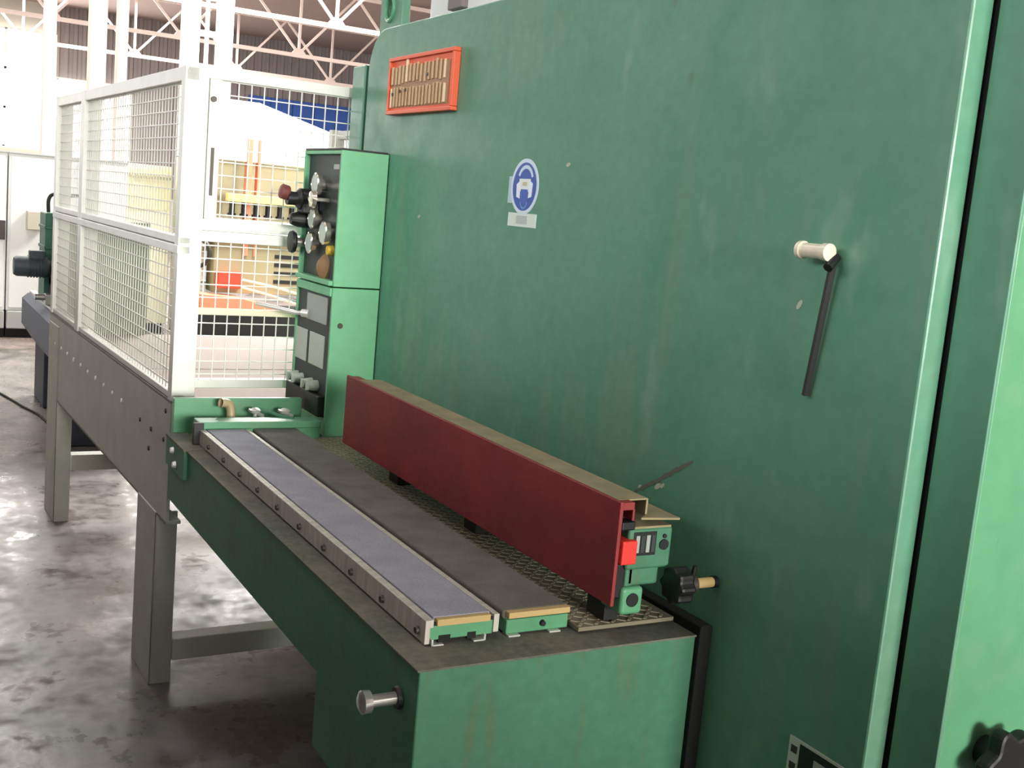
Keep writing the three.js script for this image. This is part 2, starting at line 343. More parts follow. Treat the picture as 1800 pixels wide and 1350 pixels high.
// ---------------------------------------------------------------- sanding machine: body, door and what is fixed to them
{
  const t = thing('sanding_machine', 'large green sanding machine with a tall flat door and orange name sign', 'machine');
  const ZD = -1.375;
  mesh('body', [
    bx(-3.63, -1.1, 0.02, 2.02, -2.9, -1.44, 0.012),
  ], M.green, t);
  mesh('corner_post', bx(-3.665, -3.555, 0.02, 2.03, -1.9, -1.374, 0.006), M.door, t);
  mesh('end_panel', bx(-1.12, -1.083, 0.02, 2.7, -2.95, -1.424, 0.003), M.green, t);
  mesh('door_jamb', bx(-1.172, -1.0835, 0.02, 2.7, -1.47, -1.419, 0.002), M.door, t);
  mesh('base', bx(-3.6, -1.2, FLOOR, 0.03, -2.8, -1.5), M.rubber, t);
  mesh('door_gap', bx(-3.5, -1.165, 0.3, 2.05, -1.445, -1.425), M.rubber, t);
  // door with rounded far top corner
  const r = 0.13, xl = -3.53, xr = -1.181, yt = 2.13, out = [[xl, 0.3], [xr, 0.3], [xr, yt]];
  for (let i = 0; i <= 10; i++) { const a = Math.PI / 2 + (i / 10) * Math.PI / 2; out.push([xl + r + Math.cos(a) * r, yt - r + Math.sin(a) * r]); }
  const door = mesh('door', prism(out, 'z', -1.419, ZD, 0.004), M.door, t);
  // orange name sign with raised worn lettering (unreadable in the photograph)
  const sign = mesh('name_sign', bx(-3.308, -2.862, 1.866, 2.024, ZD, ZD + 0.012), M.orange, t);
  sign.userData.label = 'orange framed sign with two rows of worn tan lettering';
  const q = 0.0085;
  for (const b of [bx(-3.313, -2.857, 1.861, 1.872, ZD, ZD + 0.02, 0.002), bx(-3.313, -2.857, 2.018, 2.029, ZD, ZD + 0.02, 0.002), bx(-3.313, -3.302, 1.8725, 2.0175, ZD, ZD + 0.0195, 0.002), bx(-2.872, -2.857, 1.8725, 2.0175, ZD, ZD + 0.0195, 0.002)]) mesh('sign_rim', b, M.orange, sign);
  mesh('letter_ground', bx(-3.295, -2.893, 1.88, 1.998, ZD + 0.011, ZD + 0.0135, 0.001), M.tan, sign);
  const stroke = (x, y, w, h, m) => mesh('letter_stroke', bx(x, x + w, y, y + h, ZD + 0.012, ZD + 0.018 + rnd() * 0.001, 0.0015), m, sign);
  for (let i = 0; i < 15; i++) stroke(-3.29 + i * 0.0262, 1.946 + rnd() * 0.008, q + rnd() * 0.006, 0.048 + (i === 4 ? 0.018 : rnd() * 0.008), i === 4 || i === 14 ? M.paleGold : M.gold);
  for (let i = 0; i < 17; i++) stroke(-3.292 + i * 0.0233, 1.881 + rnd() * 0.003, q + rnd() * 0.005, 0.052 + rnd() * 0.006, i < 1 || i === 16 ? M.paleGold : M.gold);
  for (let i = 0; i < 4; i++) mesh('sign_screw', rod([-3.27 + [0, 0.055, 0.095, 0.245][i], [1.92, 1.927, 1.929, 1.965][i], ZD + 0.012], [-3.27 + [0, 0.055, 0.095, 0.245][i], [1.92, 1.927, 1.929, 1.965][i], ZD + 0.021], 0.005, 0.005, 10), M.bolt, sign);

  // blue round mask sticker and its caption strip (flat print)
  {
    const cv = document.createElement('canvas'); cv.width = cv.height = 256; const c = cv.getContext('2d');
    c.fillStyle = '#cfe0ec'; c.fillRect(0, 0, 256, 256);
    c.fillStyle = '#3c5aa8'; c.beginPath(); c.arc(128, 128, 110, 0, 7); c.fill();
    c.strokeStyle = '#c6dcec'; c.lineWidth = 17; c.beginPath(); c.arc(132, 104, 66, Math.PI * 1.12, Math.PI * 1.9); c.stroke();
    c.fillStyle = '#3c5aa8'; c.beginPath(); c.ellipse(134, 84, 44, 28, 0, 0, 7); c.fill();
    c.fillStyle = '#dfe9e6'; c.fillRect(76, 92, 106, 58);
    c.fillStyle = '#e4f1f6'; c.beginPath(); c.moveTo(52, 118); c.lineTo(88, 100); c.lineTo(92, 184); c.lineTo(58, 176); c.closePath(); c.fill();
    c.beginPath(); c.moveTo(204, 112); c.lineTo(172, 98); c.lineTo(168, 180); c.lineTo(200, 172); c.closePath(); c.fill();
    c.fillStyle = '#c8c49a'; c.fillRect(110, 106, 40, 18);
    c.fillStyle = '#4463b4'; c.fillRect(96, 140, 66, 62);
    c.strokeStyle = '#6d8cca'; c.lineWidth = 9; c.beginPath(); c.arc(130, 196, 30, 0.1, Math.PI - 0.1); c.stroke();
    const tx = new THREE.CanvasTexture(cv); tx.colorSpace = THREE.SRGBColorSpace;
    const disc = new THREE.CylinderGeometry(0.0675, 0.0675, 0.0012, 48); disc.rotateX(Math.PI / 2);
    const p = disc.attributes.position, uv = disc.attributes.uv;
    for (let i = 0; i < p.count; i++) uv.setXY(i, 0.5 + p.getX(i) / 0.135, 0.5 + p.getY(i) / 0.135);
    disc.translate(-2.443, 1.666, ZD + 0.0008);
    const st = mesh('mask_sticker', disc.toNonIndexed(), std({ map: tx, roughness: 0.4 }), t);
    st.userData.label = 'round blue sticker of a head wearing a dust mask';
    mesh('caption_strip', bx(-2.513, -2.374, 1.569, 1.602, ZD, ZD + 0.0012), std({ color: 0xd3e4d8, roughness: 0.4 }), st);
    mesh('caption_print', bx(-2.47, -2.416, 1.576, 1.596, ZD + 0.001, ZD + 0.0018), std({ color: 0xb2c2bd, roughness: 0.5 }), st);
    mesh('sticker_tab', bx(-2.524, -2.50, 1.625, 1.69, ZD, ZD + 0.0007), std({ color: 0xb4cdd6, roughness: 0.4 }), st);
  }
  // latch barrel and hanging lever
  const latch = mesh('latch_barrel', [rod([-1.44, 1.583, ZD + 0.028], [-1.374, 1.583, ZD + 0.028], 0.0125), rod([-1.44, 1.583, ZD + 0.028], [-1.432, 1.583, ZD + 0.028], 0.015), rod([-1.385, 1.583, ZD + 0.028], [-1.372, 1.583, ZD + 0.028], 0.0145), rod([-1.41, 1.583, ZD], [-1.41, 1.583, ZD + 0.03], 0.008)], M.nickel, t);
  latch.userData.label = 'shiny metal latch barrel';
  const lever = mesh('latch_lever', [bar([-1.373, 1.572, ZD + 0.016], [-1.404, 1.342, ZD + 0.01], 0.01, 0.008), rod([-1.376, 1.577, ZD + 0.008], [-1.37, 1.558, ZD + 0.03], 0.008)], M.black, t);
  lever.userData.label = 'dark hanging lever';
  // scuffs where paint is gone, and chips
  const scuff = std({ color: 0x5f6450, roughness: 0.9 }), chip = std({ color: 0xa9b59c, roughness: 0.8 });
  const rim = [], N = 22;                                               // one ragged scratch
  for (let i = 0; i <= N; i++) { const k = i / N; rim.push([lerp(-1.868, -1.69, k), lerp(1.052, 1.16, k) + 0.003 + 0.005 * Math.sin(k * Math.PI) * rnd()]); }
  for (let i = N; i >= 0; i--) { const k = i / N; rim.push([lerp(-1.868, -1.69, k) + 0.002, lerp(1.052, 1.16, k) - 0.002 - 0.006 * Math.sin(k * Math.PI) * rnd()]); }
  const sg = new THREE.ShapeGeometry(new THREE.Shape(rim.map(([a, b]) => new THREE.Vector2(a, b)))); sg.translate(0, 0, ZD + 0.0006);
  const strip = metric(sg);
  mesh('scuff', strip, scuff, door).userData.label = 'brown scratch through the paint';
  const chips = [[-1.79, 1.085, 0.007], [-1.775, 1.09, 0.005], [-1.85, 1.07, 0.004], [-3.05, 1.567, 0.006], [-2.25, 1.72, 0.006], [-1.455, 1.49, 0.006]].map(([x, y, q]) => { const g = new THREE.CircleGeometry(q, 8); g.scale(1.7, 0.8, 1); g.rotateZ(rnd()); g.translate(x, y, ZD + 0.0008); return metric(g); });
  mesh('paint_chip', chips, chip, door);
  // rating plate low on the door
  const plate = mesh('rating_plate', bx(-1.344, -1.19, 0.62, 0.762, ZD, ZD + 0.002), M.zinc, t);
  plate.userData.label = 'black and silver rating plate';
  mesh('plate_print', bx(-1.318, -1.195, 0.626, 0.757, ZD + 0.001, ZD + 0.0028), M.black, plate);
  for (let i = 0; i < 3; i++) mesh('plate_field', bx(-1.283, -1.21, 0.722 - i * 0.034, 0.744 - i * 0.034, ZD + 0.002, ZD + 0.0034), M.greyLabel, plate);
  for (let i = 0; i < 4; i++) mesh('plate_field', bx(-1.338, -1.324, 0.735 - i * 0.03, 0.748 - i * 0.03, ZD + 0.0015, ZD + 0.0028), M.bolt, plate);
  // star knob on the end panel
  const star = []; for (let i = 0; i < 60; i++) { const a = (i / 60) * 2 * Math.PI, q = 0.049 + 0.009 * Math.cos(5 * a + 0.6); star.push([-1.523 + q * Math.cos(a), 0.836 + q * Math.sin(a)]); }
  const knob = mesh('star_knob', prism(star, 'x', -1.055, -1.028, 0.006), M.black, t);
  mesh('knob_stem', rod([-1.084, 0.836, -1.523], [-1.05, 0.836, -1.523], 0.024), M.black, knob);
  // lifting eye and white ducts on top
  const lug = mesh('lifting_lug', prism([[-3.65, 2.02], [-3.47, 2.02], [-3.47, 2.3], [-3.51, 2.36], [-3.61, 2.36], [-3.65, 2.3]], 'z', -1.48, -1.45, 0.004, [[...Array(20)].map((_, i) => [-3.565 + 0.03 * Math.cos(-i / 20 * 6.2832), 2.218 + 0.036 * Math.sin(-i / 20 * 6.2832)])]), M.door, t);
  const eye = new THREE.TorusGeometry(0.036, 0.007, 8, 28); eye.scale(0.9, 1.08, 1); eye.translate(-3.565, 2.218, -1.449);
  mesh('eye_rim', metric(eye), M.green, lug);
  mesh('top_duct', bx(-3.42, -2.8, 2.0, 2.7, -1.75, -1.52, 0.02), M.white, t);
  mesh('duct_flap', bx(-3.24, -3.14, 2.185, 2.5, -1.525, -1.5, 0.004), M.wallSheet, t);
}

// ---------------------------------------------------------------- feed table with two pads
{
  const t = thing('feed_table', 'low green feed table with two long pads before the machine door', 'table');
  const xa = -3.42, xb = -1.585, zf = -0.777, zb = -1.345, yt = 0.853;
  mesh('beam', [bx(xa, xb, 0.655, yt - 0.002, zb, zf, 0.004), bx(-2.055, xb, 0.5, 0.66, zb, zf, 0.003)], M.shadeGrime, t);
  mesh('pedestal', bx(-1.98, -1.62, FLOOR + 0.04, 0.51, -1.33, -0.9, 0.01), M.shadeGrime, t);
  mesh('foot_plate', bx(-2.1, -1.55, FLOOR, FLOOR + 0.045, -1.36, -0.85, 0.005), M.shadeGrime, t);
  mesh('top_plate', bx(xa, xb + 0.002, yt - 0.004, yt, zb, zf + 0.0045, 0.001), M.dust, t);
  // checker plate strip before the door
  mesh('checker_plate', bx(-3.28, -1.648, 0.858, 0.866, -1.338, -1.122, 0.001), std({ color: 0x7d7863, roughness: 0.75, metalness: 0.2, bumpMap: fineBump, bumpScale: 0.0004 }), t);
  const lozG = bx(-0.0085, 0.0085, 0, 0.002, -0.0026, 0.0026), loz = [];
  for (let i = 0; i < 88; i++) for (let j = 0; j < 11; j++) { const g = lozG.clone(); g.rotateY((i + j) % 2 ? 0.78 : -0.78); g.translate(-1.66 - i * 0.0183, 0.8655, -1.133 - j * 0.0183); loz.push(g); }
  mesh('tread_lozenges', loz, std({ color: 0x9a967e, roughness: 0.6, metalness: 0.2 }), t).userData.kind = 'stuff';
  mesh('rubber_seal', [bx(-3.29, -1.575, 0.5, 0.872, -1.374, -1.346, 0.003)], M.rubber, t);

  // front pad: alloy side bars, felt, end plate
  const x0 = -3.25, x1 = -1.672;
  const pad = mesh('front_pad', bx(x0, x1 - 0.004, 0.862, 0.89, -0.958, -0.83, 0.002), M.green, t);
  pad.userData.label = 'front pad with alloy edges and lilac grey felt';
  mesh('side_bar', bx(x0, x1, 0.857, 0.9, -0.834, -0.824, 0.0015), M.alu, pad);
  mesh('edge_strip', bx(x0, x1, 0.886, 0.9005, -0.8395, -0.8325, 0.001), M.alu, pad);
  mesh('side_bar', bx(x0, x1, 0.866, 0.8995, -0.968, -0.957, 0.0015), M.alu, pad);
  mesh('felt', bx(x0, x1 - 0.012, 0.886, 0.901, -0.954, -0.8435, 0.002), M.felt, pad);
  mesh('felt_gap', bx(x0, x1 - 0.003, 0.8885, 0.893, -0.958, -0.838), M.rubber, pad);
  mesh('wood_edge', bx(x1 - 0.012, x1 + 0.001, 0.888, 0.9, -0.95, -0.846, 0.001), M.wood, pad);
  for (let i = 0; i < 10; i++) mesh('bolt', lathe([[0, 0.006], [0.006, 0.006], [0.0075, 0.003], [0.0075, 0]], [-1.7 - i * 0.16, 0.874, -0.824], [0, 0, 1], 12), M.bolt, pad);
  for (const z of [-0.848, -0.93]) mesh('rail_clip', [bx(x1 - 0.03, x1 + 0.004, 0.8535, 0.8565, z - 0.012, z + 0.012, 0.001), bx(x1 - 0.03, x1 + 0.004, 0.8535, 0.866, z - (z < -0.9 ? 0.012 : -0.008), z + (z < -0.9 ? -0.008 : 0.012), 0.001)], M.zinc, pad);
  mesh('slot', bx(x1 - 0.01, x1 - 0.0035, 0.856, 0.87, -0.875, -0.852), M.rubber, pad);
  mesh('slot', bx(x1 - 0.01, x1 - 0.0035, 0.858, 0.87, -0.925, -0.908), M.rubber, pad);

  // rear pad
  const pad2 = mesh('rear_pad', bx(x0, x1 - 0.004, 0.857, 0.884, -1.116, -0.986, 0.003), M.green, t);
  pad2.userData.label = 'rear pad with dark dusty graphite cover';
  mesh('cover', bx(x0 - 0.02, x1 - 0.012, 0.882, 0.899, -1.12, -0.982, 0.006), M.graphite, pad2);
  mesh('wood_edge', bx(x1 - 0.014, x1 + 0.001, 0.8875, 0.8985, -1.115, -0.987, 0.001), M.wood, pad2);
  mesh('bolt', lathe([[0, 0.006], [0.005, 0.006], [0.006, 0]], [x1 - 0.004, 0.872, -1.06], [1, 0, 0], 12), M.black, pad2);
  for (const z of [-1.0, -1.085]) mesh('rail_clip', bx(x1 - 0.02, x1 + 0.004, 0.8535, 0.857, z - 0.012, z + 0.012, 0.001), M.zinc, pad2);

  // far end: upstand, ledge, hinge block, small fittings
  mesh('end_upstand', bx(-3.46, -3.44, 0.84, 0.958, -1.192, -0.79, 0.003), M.green, t);
  mesh('end_ledge', [bx(-3.325, -3.255, 0.9, 0.921, -1.192, -0.822, 0.003), bx(-3.28, -3.26, 0.853, 0.9, -1.192, -0.83, 0.002)], M.green, t);
  const hinge = mesh('corner_plate', [bx(-3.416, -3.19, 0.765, 0.85, -0.78, -0.766, 0.003)], M.shadeGrime, t);
  mesh('corner_top', bx(-3.418, -3.188, 0.848, 0.856, -0.83, -0.764, 0.002), M.dust, hinge);
  mesh('stop_bar', bx(-3.262, -3.248, 0.856, 0.92, -0.835, -0.805, 0.002), M.black, hinge);
  for (const [x, y] of [[-3.32, 0.825], [-3.285, 0.79]]) mesh('bolt', lathe([[0, 0.01], [0.008, 0.01], [0.011, 0]], [x, y, -0.767], [0, 0, 1], 12), M.zinc, hinge);
  const el = mesh('hose_elbow', [tube([[-3.39, 0.85, -0.95], [-3.39, 0.93, -0.95], [-3.387, 0.95, -0.94], [-3.38, 0.955, -0.915]], 0.014), rod([-3.39, 0.852, -0.95], [-3.39, 0.87, -0.95], 0.02, 0.02, 6)], M.brass, t);
  el.userData.label = 'brass hose elbow';
  for (const [x, z] of [[-3.37, -1.02], [-3.36, -1.11]]) mesh('clamp_screw', [lathe([[0.011, 0], [0.011, 0.05], [0.006, 0.054], [0.006, 0.07], [0.016, 0.074], [0.018, 0.082], [0.009, 0.088], [0, 0.09]], [x, 0.852, z], [0, 1, 0], 14), bar([x - 0.025, 0.93, z + 0.012], [x + 0.02, 0.92, z - 0.02], 0.008)], M.zinc, t);
  mesh('air_hose', tube([[-3.39, 0.92, -1.02], [-3.36, 0.93, -1.05], [-3.33, 0.925, -1.08], [-3.3, 0.92, -1.12]], 0.006), M.shadeGrime, t);

  // locking pin on the front sheet
  const pin = mesh('locking_pin', lathe([[0, 0], [0.011, 0], [0.011, 0.052], [0.019, 0.054], [0.02, 0.068], [0.014, 0.072], [0, 0.073]], [-1.655, 0.776, zf], [0, 0, 1], 20), M.steel, t);
  pin.userData.label = 'bare steel locking pin';
  mesh('pin_collar', lathe([[0, 0.006], [0.018, 0.006], [0.02, 0]], [-1.655, 0.776, zf + 0.002], [0, 0, 1], 18), M.black, pin);
}

// ---------------------------------------------------------------- red guard and height gauge over the checker plate
{
  const t = thing('red_guard', 'long dark red guard board standing behind the two pads', 'guard');
  mesh('guard_board', bx(-2.958, -1.597, 0.921, 1.114, -1.158, -1.15, 0.002), M.red, t);
  mesh('guard_return', [bx(-2.95, -1.6, 1.098, 1.112, -1.183, -1.157, 0.001), bx(-2.95, -1.6, 1.078, 1.1, -1.185, -1.18, 0.001)], M.red, t);
  const hood = mesh('hood_sheet', [bx(-2.89, -1.62, 1.1095, 1.1125, -1.225, -1.158, 0.001)], M.hoodDust, t);
  hood.userData.label = 'dusty beige top sheet';
  // bent rear lip of the hood, its near corner cut to a point
  const lip = prism([[-2.88, -1.225], [-1.62, -1.225], [-1.6, -1.2], [-1.585, -1.275], [-2.88, -1.3]], 'y', 1.079, 1.083);
  mesh('hood_lip', [lip, bx(-2.88, -1.62, 1.08, 1.112, -1.226, -1.222)], M.hoodDust, hood);
  const blk = mesh('gauge_block', [bx(-1.78, -1.6, 0.985, 1.062, -1.275, -1.178, 0.006), bx(-1.74, -1.612, 0.95, 0.99, -1.262, -1.19, 0.006), bx(-2.85, -1.78, 1.0, 1.06, -1.27, -1.2, 0.004), bx(-1.64, -1.612, 0.945, 1.02, -1.205, -1.187, 0.004)], M.shadeGrime, t);
  blk.userData.label = 'green cast gauge block';
  mesh('block_top_dust', bx(-1.78, -1.603, 1.06, 1.065, -1.272, -1.181, 0.001), M.hoodDust, blk);
  const ctr = mesh('counter_window', bx(-1.604, -1.598, 1.012, 1.056, -1.238, -1.188, 0.001), M.black, blk);
  for (let i = 0; i < 4; i++) mesh('counter_digit_wheel', bx(-1.6, -1.5965, 1.018, 1.05, -1.2345 + i * 0.0115, -1.2265 + i * 0.0115, 0.0005), i % 2 ? M.greyLabel : M.darkPanel, ctr);
  mesh('clamp_hole', [rod([-1.604, 1.03, -1.256], [-1.597, 1.03, -1.256], 0.01), rod([-1.604, 1.046, -1.256], [-1.597, 1.046, -1.256], 0.004)], M.black, blk);
  const flange = mesh('bearing_flange', bx(-1.67, -1.6, 0.9, 0.952, -1.224, -1.176, 0.008), M.green, t);
  mesh('bearing_bore', [rod([-1.602, 0.929, -1.199], [-1.598, 0.929, -1.199], 0.013)], M.black, flange);
  mesh('bearing_foot', bx(-1.72, -1.66, 0.868, 0.908, -1.215, -1.183, 0.002), M.black, flange);
  mesh('red_block', bx(-1.66, -1.588, 1.0, 1.044, -1.19, -1.158, 0.003), M.redBright, t).userData.label = 'bright red slide block';
  mesh('guide_bar', [bx(-2.9, -1.61, 0.93, 0.995, -1.185, -1.162, 0.003), bx(-1.63, -1.6, 1.06, 1.076, -1.19, -1.16, 0.003)], M.black, t);
  const star = []; for (let i = 0; i < 48; i++) { const a = (i / 48) * 2 * Math.PI, q = 0.033 + 0.003 * Math.cos(8 * a); star.push([-1.578 + q * Math.cos(a), 0.957 + q * Math.sin(a)]); }
  const hk = mesh('hand_knob', prism(star, 'z', -1.3, -1.265, 0.006), M.black, t);
  mesh('knob_hub', rod([-1.578, 0.957, -1.318], [-1.578, 0.957, -1.298], 0.018), M.bolt, hk);
  mesh('shaft', rod([-1.578, 0.957, -1.362], [-1.578, 0.957, -1.275], 0.0095), M.wood, t);
  mesh('shaft_cap', rod([-1.578, 0.957, -1.37], [-1.578, 0.957, -1.361], 0.0115), M.black, t);
  mesh('set_pin', rod([-1.578, 0.96, -1.312], [-1.574, 0.993, -1.314], 0.004), M.black, t);
  for (const x of [-2.7, -2.25]) mesh('post', bx(x - 0.03, x + 0.03, 0.868, 1.09, -1.26, -1.2, 0.003), M.black, t);
}

// ---------------------------------------------------------------- control cabinet at the far end of the table
{
  const t = thing('control_cabinet', 'narrow green control cabinet with gauges beside the machine door', 'cabinet');
  const zf = -1.22, xl = -3.645, xr = -3.3;
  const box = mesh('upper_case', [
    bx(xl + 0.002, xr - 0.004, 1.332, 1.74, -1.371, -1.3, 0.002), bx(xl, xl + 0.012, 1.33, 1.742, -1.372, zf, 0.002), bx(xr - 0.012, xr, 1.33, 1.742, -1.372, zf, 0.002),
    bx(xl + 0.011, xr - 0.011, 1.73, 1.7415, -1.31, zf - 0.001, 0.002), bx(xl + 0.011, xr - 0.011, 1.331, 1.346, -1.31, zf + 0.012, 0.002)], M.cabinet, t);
  box.userData.label = 'open upper case holding the gauges';
  mesh('back_panel', bx(xl + 0.012, xr - 0.012, 1.346, 1.73, -1.301, -1.235, 0.001), M.darkPanel, box);
  mesh('dark_cap', bx(xl + 0.004, xr - 0.004, 1.742, 1.748, -1.37, zf, 0.001), M.black, box);
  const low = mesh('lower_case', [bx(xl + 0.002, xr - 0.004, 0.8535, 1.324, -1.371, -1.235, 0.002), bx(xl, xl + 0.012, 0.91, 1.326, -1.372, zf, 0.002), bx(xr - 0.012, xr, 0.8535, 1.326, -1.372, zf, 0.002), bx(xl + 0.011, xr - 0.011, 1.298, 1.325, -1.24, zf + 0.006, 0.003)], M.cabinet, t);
  mesh('switch_panel', bx(xl + 0.012, xr - 0.012, 0.915, 1.298, -1.237, zf - 0.006, 0.001), M.darkPanel, low);
  mesh('meter_window', bx(-3.535, -3.35, 1.205, 1.29, -1.23, zf, 0.002), M.greyLabel, low);
  mesh('white_notice', bx(-3.64, -3.525, 1.065, 1.168, -1.228, zf - 0.003, 0.001), M.paleLabel, low);
  mesh('white_notice', bx(-3.497, -3.36, 1.065, 1.168, -1.228, zf - 0.003, 0.001), M.paleLabel, low);
  const lowerBox = mesh('switch_box', bx(-3.638, -3.318, 0.92, 0.985, -1.23, zf + 0.02, 0.004), M.black, low);
  for (const x of [-3.6, -3.55, -3.455, -3.405]) mesh('rotary_switch', [lathe([[0, 0.03], [0.014, 0.03], [0.018, 0.006], [0.018, 0]], [x, 1.005, zf - 0.006], [0, 0, 1], 16), bx(x - 0.004, x + 0.004, 0.99, 1.02, zf + 0.02, zf + 0.032, 0.002)], M.paleLabel, low);
  // pressure gauges and regulators in the upper case
  const gauge = (x, y, r, out = 0.03) => {
    const g = mesh('pressure_gauge', lathe([[0, 0], [r * 0.5, 0], [r * 0.5, out * 0.5], [r, out * 0.55], [r * 1.02, out], [r * 0.9, out + 0.003], [r * 0.88, out]], [x, y, -1.236], [0, 0, 1], 24), M.chrome, box);
    mesh('dial', rod([x, y, -1.237 + out], [x, y, -1.234 + out], r * 0.88, r * 0.88, 24), M.paleLabel, g);
  };
  gauge(-3.485, 1.635, 0.035); gauge(-3.5, 1.527, 0.032); gauge(-3.51, 1.45, 0.034); gauge(-3.385, 1.488, 0.036);
  const reg = mesh('air_regulator', [lathe([[0, 0], [0.03, 0], [0.034, 0.02], [0.034, 0.06], [0.022, 0.07], [0.022, 0.1], [0, 0.1]], [-3.545, 1.585, -1.236], [0, 0, 1], 20), bx(-3.575, -3.515, 1.54, 1.61, -1.236, -1.18, 0.006)], M.black, box);
  mesh('regulator_cap', lathe([[0, 0], [0.02, 0], [0.024, 0.006], [0.024, 0.024], [0.019, 0.028], [0, 0.03]], [-3.548, 1.6, -1.142], [0, 0.2, 1], 16), M.darkRed, reg);
  mesh('air_regulator', [lathe([[0, 0], [0.022, 0], [0.026, 0.02], [0.026, 0.05], [0.018, 0.075], [0, 0.08]], [-3.57, 1.52, -1.236], [0, 0, 1], 20)], M.black, box);
  const arrow = mesh('selector_handle', [bx(-3.475, -3.42, 1.582, 1.594, -1.236, -1.18, 0.003), lathe([[0, 0.02], [0.024, 0.012], [0.028, 0], [0, 0]], [-3.44, 1.588, -1.19], [0, 0, 1], 20)], M.chrome, box);
  mesh('yellow_button', lathe([[0, 0.02], [0.014, 0.018], [0.018, 0]], [-3.372, 1.436, -1.236], [0, 0, 1], 16), M.yellow, box);
  mesh('horn', lathe([[0, 0.05], [0.02, 0.048], [0.045, 0.03], [0.055, 0]], [-3.43, 1.378, -1.262], [0, 0.15, 1], 24), M.brown, box);
  mesh('tag', bx(-3.4, -3.35, 1.685, 1.7, -1.236, -1.233), M.greyLabel, box);
  const wheel = mesh('handwheel', lathe([[0, 0], [0.012, 0], [0.012, 0.05], [0.034, 0.052], [0.037, 0.058], [0.034, 0.066], [0.012, 0.068], [0, 0.068]], [-3.59, 1.446, -1.236], [0, 0, 1], 28), M.black, box);
  mesh('wheel_stem', rod([-3.59, 1.446, -1.236], [-3.59, 1.446, -1.19], 0.015), M.steel, wheel);
  mesh('cable_plug', [tube([[-3.69, 1.23, -1.1], [-3.62, 1.225, -1.15], [-3.56, 1.22, -1.19], [-3.52, 1.222, -1.215]], 0.007), rod([-3.53, 1.222, -1.205], [-3.51, 1.222, -1.222], 0.013)], M.zinc, low);
  mesh('bolt', lathe([[0, 0.003], [0.008, 0.003], [0.009, 0]], [xr, 1.21, -1.25], [1, 0, 0], 12), M.bolt, low);
}

